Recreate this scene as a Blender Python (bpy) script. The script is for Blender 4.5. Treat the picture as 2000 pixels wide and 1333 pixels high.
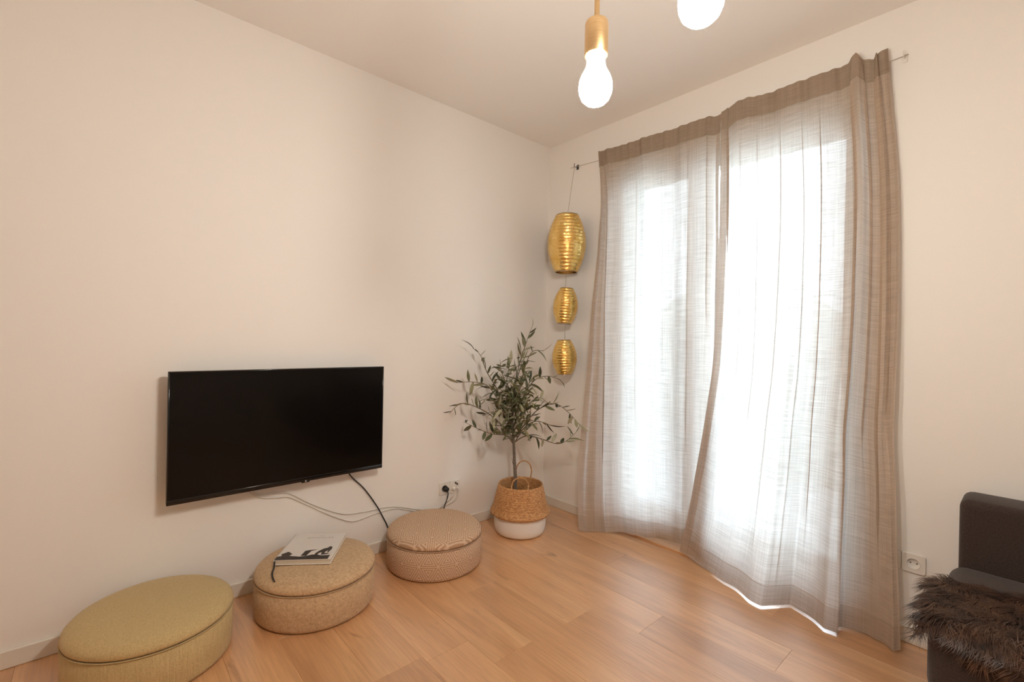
import bpy, bmesh, math, random
from mathutils import Vector, Matrix, Quaternion

# ------------------------------------------------------------------ scene, camera, light
for o in list(bpy.data.objects):
    bpy.data.objects.remove(o)
scene = bpy.context.scene
COL = scene.collection
R = random.Random(7)

# world frame: x=0 is the window wall, y=0 the television wall, z=0 the floor
cam_data = bpy.data.cameras.new('camera')
cam_data.sensor_width = 36.0
cam_data.lens = 908.25 / 2000 * 36.0
cam_data.clip_start = 0.02
cam = bpy.data.objects.new('camera', cam_data)
COL.objects.link(cam)
cr = Vector((0.7461227, -0.66550087, 0.02023644))
cu = Vector((-0.01282627, 0.01602132, 0.99978938))
cf = Vector((0.66568492, 0.7462251, -0.00341797))
cam.matrix_world = Matrix(((cr.x, cu.x, -cf.x, -2.37595), (cr.y, cu.y, -cf.y, -2.30140),
                           (cr.z, cu.z, -cf.z, 1.14802), (0, 0, 0, 1)))
scene.camera = cam

SKY = 12.3
BULB = 400.0
EXPOSURE = 0.10
world = bpy.data.worlds.new('sky')
scene.world = world
world.use_nodes = True
bgn = world.node_tree.nodes['Background']
bgn.inputs[0].default_value = (0.74, 0.87, 1.0, 1)
bgn.inputs[1].default_value = SKY
pl = bpy.data.lights.new('window_portal', 'AREA')       # guides sky sampling, gives off nothing itself
pl.shape = 'RECTANGLE'; pl.size = 1.3; pl.size_y = 2.3
pl.cycles.is_portal = True
po = bpy.data.objects.new('window_portal', pl); COL.objects.link(po)
po.location = (0.32, -1.15, 1.1)
po.rotation_euler = (math.pi/2, 0, math.pi/2)

vs = scene.view_settings
vs.view_transform = 'Standard'; vs.look = 'None'; vs.exposure = EXPOSURE; vs.gamma = 1.0
vs.use_curve_mapping = False
scene.cycles.max_bounces = 8; scene.cycles.diffuse_bounces = 6; scene.cycles.glossy_bounces = 3; scene.cycles.transparent_max_bounces = 14
scene.cycles.caustics_reflective = False; scene.cycles.caustics_refractive = False

# ------------------------------------------------------------------ helpers
def tag(o, label, cat, group=None, kind=None):
    if label: o['label'] = label
    if cat: o['category'] = cat
    if group: o['group'] = group
    if kind: o['kind'] = kind
    return o

def link(name, me, mat=None, parent=None, smooth=True):
    o = bpy.data.objects.new(name, me)
    COL.objects.link(o)
    if mat is not None and len(me.materials) == 0: me.materials.append(mat)
    if smooth:
        me.polygons.foreach_set('use_smooth', [True]*len(me.polygons))
    if parent is not None: o.parent = parent
    return o

def empty(name, loc=(0, 0, 0), rz=0.0):
    o = bpy.data.objects.new(name, None)
    COL.objects.link(o); o.location = loc; o.rotation_euler = (0, 0, rz)
    o.empty_display_size = 0.05
    return o

def mesh(name, verts, faces, uvs=None):
    me = bpy.data.meshes.new(name)
    me.from_pydata([tuple(v) for v in verts], [], faces)
    if uvs:
        l = me.uv_layers.new(name='UVMap')
        for poly in me.polygons:
            for li in poly.loop_indices:
                l.data[li].uv = uvs[me.loops[li].vertex_index]
    me.update()
    return me

def bm_mesh(name, bm):
    me = bpy.data.meshes.new(name)
    bmesh.ops.recalc_face_normals(bm, faces=bm.faces)
    bm.to_mesh(me); bm.free()
    return me

def rbox(bm, lo, hi, bev=0.0, seg=2):
    lo = Vector(lo); hi = Vector(hi)
    r = bmesh.ops.create_cube(bm, size=1.0)
    vv = r['verts']
    bmesh.ops.scale(bm, vec=hi-lo, verts=vv)
    bmesh.ops.translate(bm, vec=(hi+lo)/2, verts=vv)
    if bev > 0:
        es = list({e for v in vv for e in v.link_edges})
        bmesh.ops.bevel(bm, geom=es, offset=bev, segments=seg, profile=0.5, affect='EDGES')

def box(name, lo, hi, mat, parent=None, bev=0.0, seg=2, smooth=False):
    bm = bmesh.new(); rbox(bm, lo, hi, bev, seg)
    return link(name, bm_mesh(name, bm), mat, parent, smooth)

def lathe_data(profile, n=64, cap_bottom=False, cap_top=False, rfun=None):
    V, F = [], []
    m = len(profile)
    for j, (r, z) in enumerate(profile):
        for i in range(n):
            a = 2*math.pi*i/n
            rr = r*(rfun(a, j) if rfun else 1.0)
            V.append((rr*math.cos(a), rr*math.sin(a), z))
    for j in range(m-1):
        for i in range(n):
            k = (i+1) % n
            F.append((j*n+i, j*n+k, (j+1)*n+k, (j+1)*n+i))
    if cap_bottom: F.append(tuple(reversed(range(n))))
    if cap_top: F.append(tuple((m-1)*n+i for i in range(n)))
    return V, F

def lathe(name, profile, mat, parent=None, n=64, cb=False, ct=False, rfun=None, smooth=True):
    V, F = lathe_data(profile, n, cb, ct, rfun)
    return link(name, mesh(name, V, F), mat, parent, smooth)

def catmull(pts, sub=8):
    P = [Vector(p) for p in pts]
    if len(P) < 3: return P
    P = [2*P[0]-P[1]] + P + [2*P[-1]-P[-2]]
    out = []
    for i in range(1, len(P)-2):
        for s in range(sub):
            t = s/sub
            a, b, c, d = P[i-1], P[i], P[i+1], P[i+2]
            out.append(0.5*((2*b)+(c-a)*t+(2*a-5*b+4*c-d)*t*t+(3*b-a-3*c+d)*t*t*t))
    out.append(P[-2])
    return out

def tube_data(pts, rad, n=8, V=None, F=None):
    V = [] if V is None else V; F = [] if F is None else F
    base = len(V)
    up = Vector((0, 0, 1)); prev = None
    m = len(pts)
    for j, p in enumerate(pts):
        d = (pts[min(j+1, m-1)]-pts[max(j-1, 0)]).normalized()
        if prev is None:
            a = d.cross(up)
            if a.length < 1e-3: a = d.cross(Vector((1, 0, 0)))
        else:
            a = prev - d*prev.dot(d)
        a.normalize(); prev = a
        b = d.cross(a)
        r = rad(j/(m-1)) if callable(rad) else rad
        for i in range(n):
            t = 2*math.pi*i/n
            V.append(p + a*(math.cos(t)*r) + b*(math.sin(t)*r))
    for j in range(m-1):
        for i in range(n):
            k = (i+1) % n
            F.append((base+j*n+i, base+j*n+k, base+(j+1)*n+k, base+(j+1)*n+i))
    F.append(tuple(base+i for i in reversed(range(n))))
    F.append(tuple(base+(m-1)*n+i for i in range(n)))
    return V, F

def tube(name, pts, rad, mat, parent=None, n=8, sub=8):
    P = catmull(pts, sub) if sub > 1 else [Vector(p) for p in pts]
    V, F = tube_data(P, rad, n)
    return link(name, mesh(name, V, F), mat, parent)

def table(tab, t):
    """piecewise linear look-up, tab sorted by key; values numbers or tuples"""
    if t <= tab[0][0]: return tab[0][1]
    for (a, va), (b, vb) in zip(tab, tab[1:]):
        if t <= b:
            s = (t-a)/(b-a)
            if isinstance(va, tuple): return tuple(x+(y-x)*s for x, y in zip(va, vb))
            return va+(vb-va)*s
    return tab[-1][1]

def smooth_table(tab, n=64, it=3):
    a, b = tab[0][0], tab[-1][0]
    xs = [a+(b-a)*i/n for i in range(n+1)]
    ys = [table(tab, x) for x in xs]
    for _ in range(it):
        zs = ys[:]
        for i in range(1, n):
            if isinstance(ys[i], tuple): zs[i] = tuple(.25*p+.5*q+.25*r for p, q, r in zip(ys[i-1], ys[i], ys[i+1]))
            else: zs[i] = .25*ys[i-1]+.5*ys[i]+.25*ys[i+1]
        ys = zs
    return list(zip(xs, ys))

# ------------------------------------------------------------------ materials
def newmat(name):
    m = bpy.data.materials.new(name); m.use_nodes = True
    nt = m.node_tree
    return m, nt, nt.nodes['Principled BSDF']

def N(nt, typ, **kw):
    n = nt.nodes.new(typ)
    for k, v in kw.items():
        if k.startswith('i_'):
            key = k[2:]
            n.inputs[int(key) if key.isdigit() else key].default_value = v
        else: setattr(n, k, v)
    return n

def ramp(nt, fac, stops):
    r = nt.nodes.new('ShaderNodeValToRGB')
    e = r.color_ramp.elements
    e[0].position, e[0].color = stops[0][0], (*stops[0][1], 1)
    e[1].position, e[1].color = stops[-1][0], (*stops[-1][1], 1)
    for p, c in stops[1:-1]:
        x = e.new(p); x.color = (*c, 1)
    nt.links.new(fac, r.inputs[0])
    return r.outputs[0]

def plain(name, col, rough=0.5, metal=0.0, bump=0.0, bscale=200.0, var=0.0, coat=0.0):
    m, nt, b = newmat(name)
    b.inputs['Roughness'].default_value = rough
    b.inputs['Metallic'].default_value = metal
    if coat: b.inputs['Coat Weight'].default_value = coat
    tc = N(nt, 'ShaderNodeTexCoord')
    no = N(nt, 'ShaderNodeTexNoise', i_Scale=bscale, i_Detail=3.0)
    nt.links.new(tc.outputs['Object'], no.inputs['Vector'])
    c2 = tuple(x*(1-var) for x in col); c1 = tuple(min(1, x*(1+var)) for x in col)
    nt.links.new(ramp(nt, no.outputs[0], [(0.3, c2), (0.7, c1)]), b.inputs['Base Color'])
    if bump:
        bp = N(nt, 'ShaderNodeBump', i_Strength=bump, i_Distance=0.001)
        nt.links.new(no.outputs[0], bp.inputs['Height'])
        nt.links.new(bp.outputs[0], b.inputs['Normal'])
    return m

def mapping(nt, src, scale):
    mp = N(nt, 'ShaderNodeMapping'); mp.inputs['Scale'].default_value = scale
    nt.links.new(src, mp.inputs['Vector'])
    return mp.outputs[0]

M = {}
M['wall'] = plain('wall_paint', (0.85, 0.815, 0.77), 0.7, bump=0.25, bscale=260, var=0.008)
M['ceiling'] = plain('ceiling_paint', (0.87, 0.835, 0.79), 0.8, bump=0.1, bscale=300, var=0.005)
M['trim'] = plain('white_trim', (0.74, 0.70, 0.63), 0.4, var=0.01, bscale=20)
M['frame'] = plain('white_door_frame', (0.78, 0.78, 0.77), 0.35, var=0.01, bscale=20)
M['plastic_white'] = plain('white_plastic', (0.78, 0.74, 0.68), 0.3, var=0.01, bscale=40)
M['hole'] = plain('dark_hole', (0.05, 0.04, 0.03), 0.6)
M['black'] = plain('black_plastic', (0.008, 0.007, 0.006), 0.35, var=0.1, bscale=100)
M['cord_black'] = plain('black_rubber', (0.012, 0.011, 0.010), 0.5)
M['cord_white'] = plain('grey_white_cable', (0.74, 0.70, 0.65), 0.45)
M['bezel'] = plain('gloss_black_bezel', (0.006, 0.005, 0.005), 0.12)
M['metal_dark'] = plain('dark_steel', (0.10, 0.10, 0.10), 0.35, metal=1.0)
M['wire'] = plain('steel_wire', (0.55, 0.5, 0.45), 0.35, metal=1.0)
M['concrete'] = plain('pale_concrete', (0.72, 0.72, 0.72), 0.85, bump=0.3, bscale=40, var=0.06)
M['rail'] = plain('white_railing_metal', (0.75, 0.76, 0.77), 0.4)
M['gold_thread'] = plain('thin_cord', (0.35, 0.29, 0.22), 0.6)

def mat_screen():
    m, nt, b = newmat('television_screen')
    b.inputs['Base Color'].default_value = (0.0045, 0.0035, 0.003, 1)
    b.inputs['Roughness'].default_value = 0.16
    b.inputs['Specular IOR Level'].default_value = 0.22
    return m
M['screen'] = mat_screen()

def mat_brass():
    m, nt, b = newmat('brushed_brass')
    b.inputs['Metallic'].default_value = 1.0
    b.inputs['Roughness'].default_value = 0.28
    tc = N(nt, 'ShaderNodeTexCoord')
    no = N(nt, 'ShaderNodeTexNoise', i_Scale=1.0, i_Detail=2.0)
    nt.links.new(mapping(nt, tc.outputs['Object'], (40, 40, 900)), no.inputs['Vector'])
    nt.links.new(ramp(nt, no.outputs[0], [(0.3, (0.78, 0.54, 0.27)), (0.7, (0.88, 0.65, 0.36))]), b.inputs['Base Color'])
    return m
M['brass'] = mat_brass()

def mat_bulb():
    m = bpy.data.materials.new('lit_bulb'); m.use_nodes = True
    nt = m.node_tree; nt.nodes.clear()
    e = N(nt, 'ShaderNodeEmission'); e.inputs[0].default_value = (1.0, 0.935, 0.84, 1); e.inputs[1].default_value = BULB
    o = N(nt, 'ShaderNodeOutputMaterial'); nt.links.new(e.outputs[0], o.inputs[0])
    return m
M['bulb'] = mat_bulb()

def mat_gold():
    m, nt, b = newmat('gold_foil')
    b.inputs['Metallic'].default_value = 1.0
    b.inputs['Roughness'].default_value = 0.24
    b.inputs['Base Color'].default_value = (0.86, 0.52, 0.13, 1)
    tc = N(nt, 'ShaderNodeTexCoord')
    n1 = N(nt, 'ShaderNodeTexNoise', i_Scale=1.0, i_Detail=3.0)
    nt.links.new(mapping(nt, tc.outputs['Object'], (60, 60, 190)), n1.inputs['Vector'])
    bp = N(nt, 'ShaderNodeBump', i_Strength=0.75, i_Distance=0.004)
    nt.links.new(n1.outputs[0], bp.inputs['Height']); nt.links.new(bp.outputs[0], b.inputs['Normal'])
    n2 = N(nt, 'ShaderNodeTexNoise', i_Scale=22.0, i_Detail=3.0)
    nt.links.new(tc.outputs['Object'], n2.inputs['Vector'])
    nt.links.new(ramp(nt, n2.outputs[0], [(0.3, (0.84, 0.52, 0.13)), (0.7, (1.0, 0.74, 0.30))]), b.inputs['Base Color'])
    return m
M['gold'] = mat_gold()

def mat_oak():
    m, nt, b = newmat('oak_plank')
    oi = N(nt, 'ShaderNodeObjectInfo')
    tc = N(nt, 'ShaderNodeTexCoord')
    off = N(nt, 'ShaderNodeVectorMath', operation='SCALE')
    comb = N(nt, 'ShaderNodeCombineXYZ')
    for i in range(3): nt.links.new(oi.outputs['Random'], comb.inputs[i])
    nt.links.new(comb.outputs[0], off.inputs[0]); off.inputs['Scale'].default_value = 37.0
    add = N(nt, 'ShaderNodeVectorMath', operation='ADD')
    nt.links.new(tc.outputs['Object'], add.inputs[0]); nt.links.new(off.outputs[0], add.inputs[1])
    v = add.outputs[0]
    # growth grain, stretched along the plank
    w = N(nt, 'ShaderNodeTexNoise', i_Scale=1.0, i_Detail=5.0, i_Roughness=0.6, i_Distortion=0.6)
    nt.links.new(mapping(nt, v, (9, 1.1, 1)), w.inputs['Vector'])
    f = N(nt, 'ShaderNodeTexNoise', i_Scale=1.0, i_Detail=4.0, i_Roughness=0.65)
    nt.links.new(mapping(nt, v, (120, 5, 1)), f.inputs['Vector'])
    k = N(nt, 'ShaderNodeTexNoise', i_Scale=1.0, i_Detail=3.0, i_Distortion=1.2)
    nt.links.new(mapping(nt, v, (10.0, 2.6, 1)), k.inputs['Vector'])
    base = ramp(nt, w.outputs[0], [(0.28, (0.50, 0.25, 0.11)), (0.5, (0.66, 0.355, 0.165)), (0.72, (0.76, 0.455, 0.225))])
    fine = ramp(nt, f.outputs[0], [(0.35, (0.86, 0.84, 0.82)), (0.6, (1.04, 1.04, 1.04))])
    knot = ramp(nt, k.outputs[0], [(0.0, (1, 1, 1)), (0.66, (1, 1, 1)), (0.74, (0.66, 0.58, 0.52)), (0.82, (0.42, 0.34, 0.28))])
    tint = ramp(nt, oi.outputs['Random'], [(0.0, (0.90, 0.87, 0.84)), (0.5, (1.0, 1.0, 1.0)), (1.0, (1.08, 1.09, 1.10))])
    cur = base
    for c in (fine, knot, tint):
        mx = N(nt, 'ShaderNodeMix', data_type='RGBA', blend_type='MULTIPLY'); mx.inputs[0].default_value = 1.0
        nt.links.new(cur, mx.inputs[6]); nt.links.new(c, mx.inputs[7]); cur = mx.outputs[2]
    nt.links.new(cur, b.inputs['Base Color'])
    b.inputs['Roughness'].default_value = 0.36
    b.inputs['Specular IOR Level'].default_value = 0.6
    b.inputs['Coat Weight'].default_value = 1.0; b.inputs['Coat Roughness'].default_value = 0.30; b.inputs['Coat IOR'].default_value = 1.9
    bp = N(nt, 'ShaderNodeBump', i_Strength=0.12, i_Distance=0.001)
    nt.links.new(f.outputs[0], bp.inputs['Height']); nt.links.new(bp.outputs[0], b.inputs['Normal'])
    return m
M['oak'] = mat_oak()
M['subfloor'] = plain('dark_joint', (0.16, 0.09, 0.05), 0.8)

def mat_fabric(name, ca, cb, su=(900, 900, 900), streak=(30, 30, 400), bump=0.5):
    m, nt, b = newmat(name)
    b.inputs['Roughness'].default_value = 0.92
    b.inputs['Specular IOR Level'].default_value = 0.15
    b.inputs['Sheen Weight'].default_value = 0.15
    tc = N(nt, 'ShaderNodeTexCoord')
    n1 = N(nt, 'ShaderNodeTexNoise', i_Scale=1.0, i_Detail=3.0, i_Roughness=0.7)
    nt.links.new(mapping(nt, tc.outputs['Object'], su), n1.inputs['Vector'])
    n2 = N(nt, 'ShaderNodeTexNoise', i_Scale=1.0, i_Detail=4.0, i_Roughness=0.7)
    nt.links.new(mapping(nt, tc.outputs['Object'], streak), n2.inputs['Vector'])
    ad = N(nt, 'ShaderNodeMath', operation='ADD')
    nt.links.new(n1.outputs[0], ad.inputs[0]); nt.links.new(n2.outputs[0], ad.inputs[1])
    hf = N(nt, 'ShaderNodeMath', operation='MULTIPLY'); hf.inputs[1].default_value = 0.5
    nt.links.new(ad.outputs[0], hf.inputs[0])
    nt.links.new(ramp(nt, hf.outputs[0], [(0.38, ca), (0.62, cb)]), b.inputs['Base Color'])
    bp = N(nt, 'ShaderNodeBump', i_Strength=bump, i_Distance=0.001)
    nt.links.new(hf.outputs[0], bp.inputs['Height']); nt.links.new(bp.outputs[0], b.inputs['Normal'])
    return m
M['olive_fabric'] = mat_fabric('olive_green_fabric', (0.43, 0.31, 0.14), (0.63, 0.475, 0.24), (260, 260, 260), (420, 420, 14))
M['beige_fabric'] = mat_fabric('beige_tweed_fabric', (0.43, 0.28, 0.155), (0.66, 0.465, 0.28), (230, 230, 230), (90, 90, 90))
M['sofa_fabric'] = mat_fabric('charcoal_fabric', (0.030, 0.020, 0.017), (0.062, 0.044, 0.038), (500, 500, 500), (200, 200, 200))
M['piping_olive'] = mat_fabric('olive_piping', (0.36, 0.26, 0.12), (0.52, 0.39, 0.20))
M['piping_beige'] = mat_fabric('beige_piping', (0.34, 0.22, 0.12), (0.52, 0.36, 0.21))

def mat_geometric():
    """woven fabric with nested triangles / hexagons of pale lines"""
    m, nt, b = newmat('geometric_woven_fabric')
    b.inputs['Roughness'].default_value = 0.9
    b.inputs['Specular IOR Level'].default_value = 0.15
    uv = N(nt, 'ShaderNodeUVMap'); uv.uv_map = 'UVMap'
    sep = N(nt, 'ShaderNodeSeparateXYZ'); nt.links.new(uv.outputs[0], sep.inputs[0])
    P = 0.078                                           # repeat of the pattern in metres
    def math2(op, a, bb=None):
        n = N(nt, 'ShaderNodeMath', operation=op)
        for i, q in enumerate((a, bb)):
            if q is None: continue
            if isinstance(q, (int, float)): n.inputs[i].default_value = q
            else: nt.links.new(q, n.inputs[i])
        return n.outputs[0]
    x = math2('DIVIDE', sep.outputs[0], P); y = math2('DIVIDE', sep.outputs[1], P)
    ds = []
    for ang in (90, 210, 330):                          # distances to three families of lines -> triangle centres
        a = math.radians(ang)
        t = math2('ADD', math2('MULTIPLY', x, math.cos(a)), math2('MULTIPLY', y, math.sin(a)))
        fr = math2('FRACT', t)
        ds.append(math2('ABSOLUTE', math2('SUBTRACT', fr, 0.5)))   # .5 on a line, 0 in the middle
    d = math2('MAXIMUM', math2('MAXIMUM', ds[0], ds[1]), ds[2])
    lines = math2('FRACT', math2('MULTIPLY', d, 8.0))
    s = math2('SMOOTH_MIN', lines, math2('SUBTRACT', 1.0, lines)); 
    no = N(nt, 'ShaderNodeTexNoise', i_Scale=700.0, i_Detail=2.0)
    nt.links.new(uv.outputs[0], no.inputs['Vector'])
    fac = math2('ADD', s, math2('MULTIPLY', math2('SUBTRACT', no.outputs[0], 0.5), 0.35))
    nt.links.new(ramp(nt, fac, [(0.10, (0.68, 0.50, 0.36)), (0.34, (0.46, 0.29, 0.18))]), b.inputs['Base Color'])
    bp = N(nt, 'ShaderNodeBump', i_Strength=0.4, i_Distance=0.001)
    nt.links.new(fac, bp.inputs['Height']); nt.links.new(bp.outputs[0], b.inputs['Normal'])
    return m
M['geo_fabric'] = mat_geometric()
M['piping_geo'] = mat_fabric('tan_piping', (0.36, 0.23, 0.14), (0.52, 0.36, 0.24))

def mat_curtain(name, layers, k=1.0):
    """sheer slubbed linen: threads (diffuse + translucent) with open weave between; layers = sheets sewn together"""
    m = bpy.data.materials.new(name); m.use_nodes = True
    nt = m.node_tree; nt.nodes.clear()
    out = N(nt, 'ShaderNodeOutputMaterial')
    uv = N(nt, 'ShaderNodeUVMap'); uv.uv_map = 'UVMap'
    nh = N(nt, 'ShaderNodeTexNoise', i_Scale=1.0, i_Detail=4.0, i_Roughness=0.65)
    nt.links.new(mapping(nt, uv.outputs[0], (7, 190, 1)), nh.inputs['Vector'])
    nv = N(nt, 'ShaderNodeTexNoise', i_Scale=1.0, i_Detail=3.0, i_Roughness=0.6)
    nt.links.new(mapping(nt, uv.outputs[0], (150, 3, 1)), nv.inputs['Vector'])
    def mth(op, a, b):
        n = N(nt, 'ShaderNodeMath', operation=op)
        for i, q in enumerate((a, b)):
            if isinstance(q, (int, float)): n.inputs[i].default_value = q
            else: nt.links.new(q, n.inputs[i])
        return n.outputs[0]
    s = mth('ADD', mth('MULTIPLY', nh.outputs[0], 0.65), mth('MULTIPLY', nv.outputs[0], 0.35))
    r = N(nt, 'ShaderNodeMapRange'); r.inputs[1].default_value = 0.36; r.inputs[2].default_value = 0.66
    r.inputs[3].default_value = 0.050; r.inputs[4].default_value = 0.006      # openness of the weave
    nt.links.new(s, r.inputs[0])
    openness = r.outputs[0]
    if layers > 1: openness = mth('POWER', openness, float(layers))
    d = N(nt, 'ShaderNodeBsdfDiffuse'); t = N(nt, 'ShaderNodeBsdfTranslucent')
    col = ramp(nt, s, [(0.36, (0.33, 0.25, 0.185)), (0.66, (0.26, 0.195, 0.14))])
    nt.links.new(col, d.inputs[0])
    tcol = ramp(nt, s, [(0.36, (0.39*k, 0.38*k, 0.365*k)), (0.66, (0.22*k, 0.21*k, 0.20*k))])
    nt.links.new(tcol, t.inputs[0])
    a = N(nt, 'ShaderNodeAddShader'); nt.links.new(d.outputs[0], a.inputs[0]); nt.links.new(t.outputs[0], a.inputs[1])
    tr = N(nt, 'ShaderNodeBsdfTransparent')
    mx = N(nt, 'ShaderNodeMixShader'); nt.links.new(openness, mx.inputs[0])
    nt.links.new(a.outputs[0], mx.inputs[1]); nt.links.new(tr.outputs[0], mx.inputs[2])
    nt.links.new(mx.outputs[0], out.inputs[0])
    return m
M['curtain'] = mat_curtain('sheer_taupe_linen', 1)
M['curtain_hem'] = mat_curtain('folded_taupe_linen', 2, 0.72)
M['curtain_header'] = mat_curtain('header_taupe_linen', 4, 0.22)

def mat_pane():
    m = bpy.data.materials.new('window_glass'); m.use_nodes = True
    nt = m.node_tree; nt.nodes.clear()
    out = N(nt, 'ShaderNodeOutputMaterial')
    tr = N(nt, 'ShaderNodeBsdfTransparent'); tr.inputs[0].default_value = (0.96, 0.98, 0.97, 1)
    gl = N(nt, 'ShaderNodeBsdfGlossy'); gl.inputs['Roughness'].default_value = 0.0
    fr = N(nt, 'ShaderNodeFresnel'); fr.inputs[0].default_value = 1.45
    mx = N(nt, 'ShaderNodeMixShader')
    nt.links.new(fr.outputs[0], mx.inputs[0]); nt.links.new(tr.outputs[0], mx.inputs[1]); nt.links.new(gl.outputs[0], mx.inputs[2])
    nt.links.new(mx.outputs[0], out.inputs[0])
    return m
M['pane'] = mat_pane()

def mat_wicker():
    m, nt, b = newmat('seagrass_weave')
    b.inputs['Roughness'].default_value = 0.7
    tc = N(nt, 'ShaderNodeTexCoord')
    n1 = N(nt, 'ShaderNodeTexNoise', i_Scale=1.0, i_Detail=3.0)
    nt.links.new(mapping(nt, tc.outputs['Object'], (70, 70, 160)), n1.inputs['Vector'])
    nt.links.new(ramp(nt, n1.outputs[0], [(0.3, (0.36, 0.165, 0.06)), (0.5, (0.54, 0.27, 0.105)), (0.7, (0.68, 0.40, 0.18))]), b.inputs['Base Color'])
    bp = N(nt, 'ShaderNodeBump', i_Strength=0.6, i_Distance=0.002)
    nt.links.new(n1.outputs[0], bp.inputs['Height']); nt.links.new(bp.outputs[0], b.inputs['Normal'])
    return m
M['wicker'] = mat_wicker()
M['wicker_white'] = plain('white_painted_weave', (0.87, 0.84, 0.80), 0.6, bump=0.6, bscale=180, var=0.03)
M['bark'] = plain('grey_brown_bark', (0.15, 0.115, 0.085), 0.8, bump=0.8, bscale=90, var=0.3)
M['twig'] = plain('green_brown_twig', (0.16, 0.13, 0.08), 0.7, bscale=90, var=0.2)
M['soil'] = plain('dark_soil', (0.045, 0.03, 0.02), 0.95, bump=1.0, bscale=60, var=0.4)

def mat_leaf():
    m, nt, b = newmat('olive_leaf')
    oi = N(nt, 'ShaderNodeObjectInfo')
    tc = N(nt, 'ShaderNodeTexCoord')
    no = N(nt, 'ShaderNodeTexNoise', i_Scale=60.0, i_Detail=2.0)
    nt.links.new(tc.outputs['Object'], no.inputs['Vector'])
    c = ramp(nt, oi.outputs['Random'], [(0.0, (0.040, 0.050, 0.020)), (0.3, (0.085, 0.095, 0.040)), (0.55, (0.18, 0.18, 0.085)),
                                        (0.8, (0.32, 0.30, 0.18)), (1.0, (0.42, 0.38, 0.26))])
    v = ramp(nt, no.outputs[0], [(0.3, (0.85, 0.85, 0.85)), (0.7, (1.1, 1.1, 1.1))])
    mx = N(nt, 'ShaderNodeMix', data_type='RGBA', blend_type='MULTIPLY'); mx.inputs[0].default_value = 1.0
    nt.links.new(c, mx.inputs[6]); nt.links.new(v, mx.inputs[7])
    nt.links.new(mx.outputs[2], b.inputs['Base Color'])
    b.inputs['Roughness'].default_value = 0.5
    return m
M['leaf'] = mat_leaf()
def mat_leaf_inner():
    m, nt, b = newmat('olive_leaf_small')
    tc = N(nt, 'ShaderNodeTexCoord'); no = N(nt, 'ShaderNodeTexNoise', i_Scale=38.0, i_Detail=1.0)
    nt.links.new(tc.outputs['Object'], no.inputs['Vector'])
    nt.links.new(ramp(nt, no.outputs[0], [(0.30, (0.045, 0.060, 0.025)), (0.45, (0.10, 0.11, 0.045)), (0.58, (0.22, 0.21, 0.11)), (0.72, (0.36, 0.33, 0.20))]), b.inputs['Base Color'])
    b.inputs['Roughness'].default_value = 0.5
    return m
M['leaf_inner'] = mat_leaf_inner()

def mat_fur(name, ca, cb):
    m, nt, b = newmat(name)
    tc = N(nt, 'ShaderNodeTexCoord')
    n1 = N(nt, 'ShaderNodeTexNoise', i_Scale=14.0, i_Detail=4.0, i_Roughness=0.7)
    nt.links.new(tc.outputs['Object'], n1.inputs['Vector'])
    nt.links.new(ramp(nt, n1.outputs[0], [(0.36, ca), (0.68, cb)]), b.inputs['Base Color'])
    b.inputs['Roughness'].default_value = 0.42
    b.inputs['Specular IOR Level'].default_value = 0.4
    return m
M['fur'] = mat_fur('brown_fur', (0.014, 0.007, 0.005), (0.125, 0.062, 0.036))
M['hide'] = plain('dark_hide', (0.03, 0.02, 0.015), 0.9, bscale=40, var=0.2)

# ------------------------------------------------------------------ the room
H = 2.507
X0, Y0 = -4.3, -4.7
DY0, DY1, DZ = -0.51, -1.85, 2.262         # door opening in the window wall
def structure(o): o['kind'] = 'structure'; return o

floor = structure(box('floor', (X0, Y0, -0.10), (0.30, 0.0, -0.012), M['subfloor']))
PW, PL = 0.18, 1.285
plank_cache = {}
def plank_mesh(w, l):
    k = (round(w, 3), round(l, 3))
    if k not in plank_cache:
        bm = bmesh.new(); rbox(bm, (0, 0, -0.012), (w-0.0004, l-0.0004, 0.0))
        top = [e for e in bm.edges if all(abs(v.co.z) < 1e-6 for v in e.verts)]
        bmesh.ops.bevel(bm, geom=top, offset=0.0004, segments=1, affect='EDGES')
        me = bm_mesh('plank', bm); me.materials.append(M['oak']); plank_cache[k] = me
    return plank_cache[k]
xs = -1.31 - PW*18
ci = 0
shifts = [0.0, 0.43, 0.86, 0.30, 1.05, 0.62, 0.15]
while xs < -0.001:
    a = max(xs, X0); b = min(xs+PW, 0.0)
    if b-a > 0.01:
        if abs(xs-(-1.49)) < 0.02: y = -0.89
        elif abs(xs-(-0.95)) < 0.02: y = -1.06
        else: y = -shifts[ci % 7]
        y += PL*2
        while y > Y0:
            t = min(y, 0.0); q = max(y-PL, Y0)
            if t-q > 0.02:
                o = bpy.data.objects.new('plank', plank_mesh(b-a, t-q)); COL.objects.link(o)
                o.location = (a, q, 0.0); o.parent = floor
            y -= PL
    xs += PW; ci += 1

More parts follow.
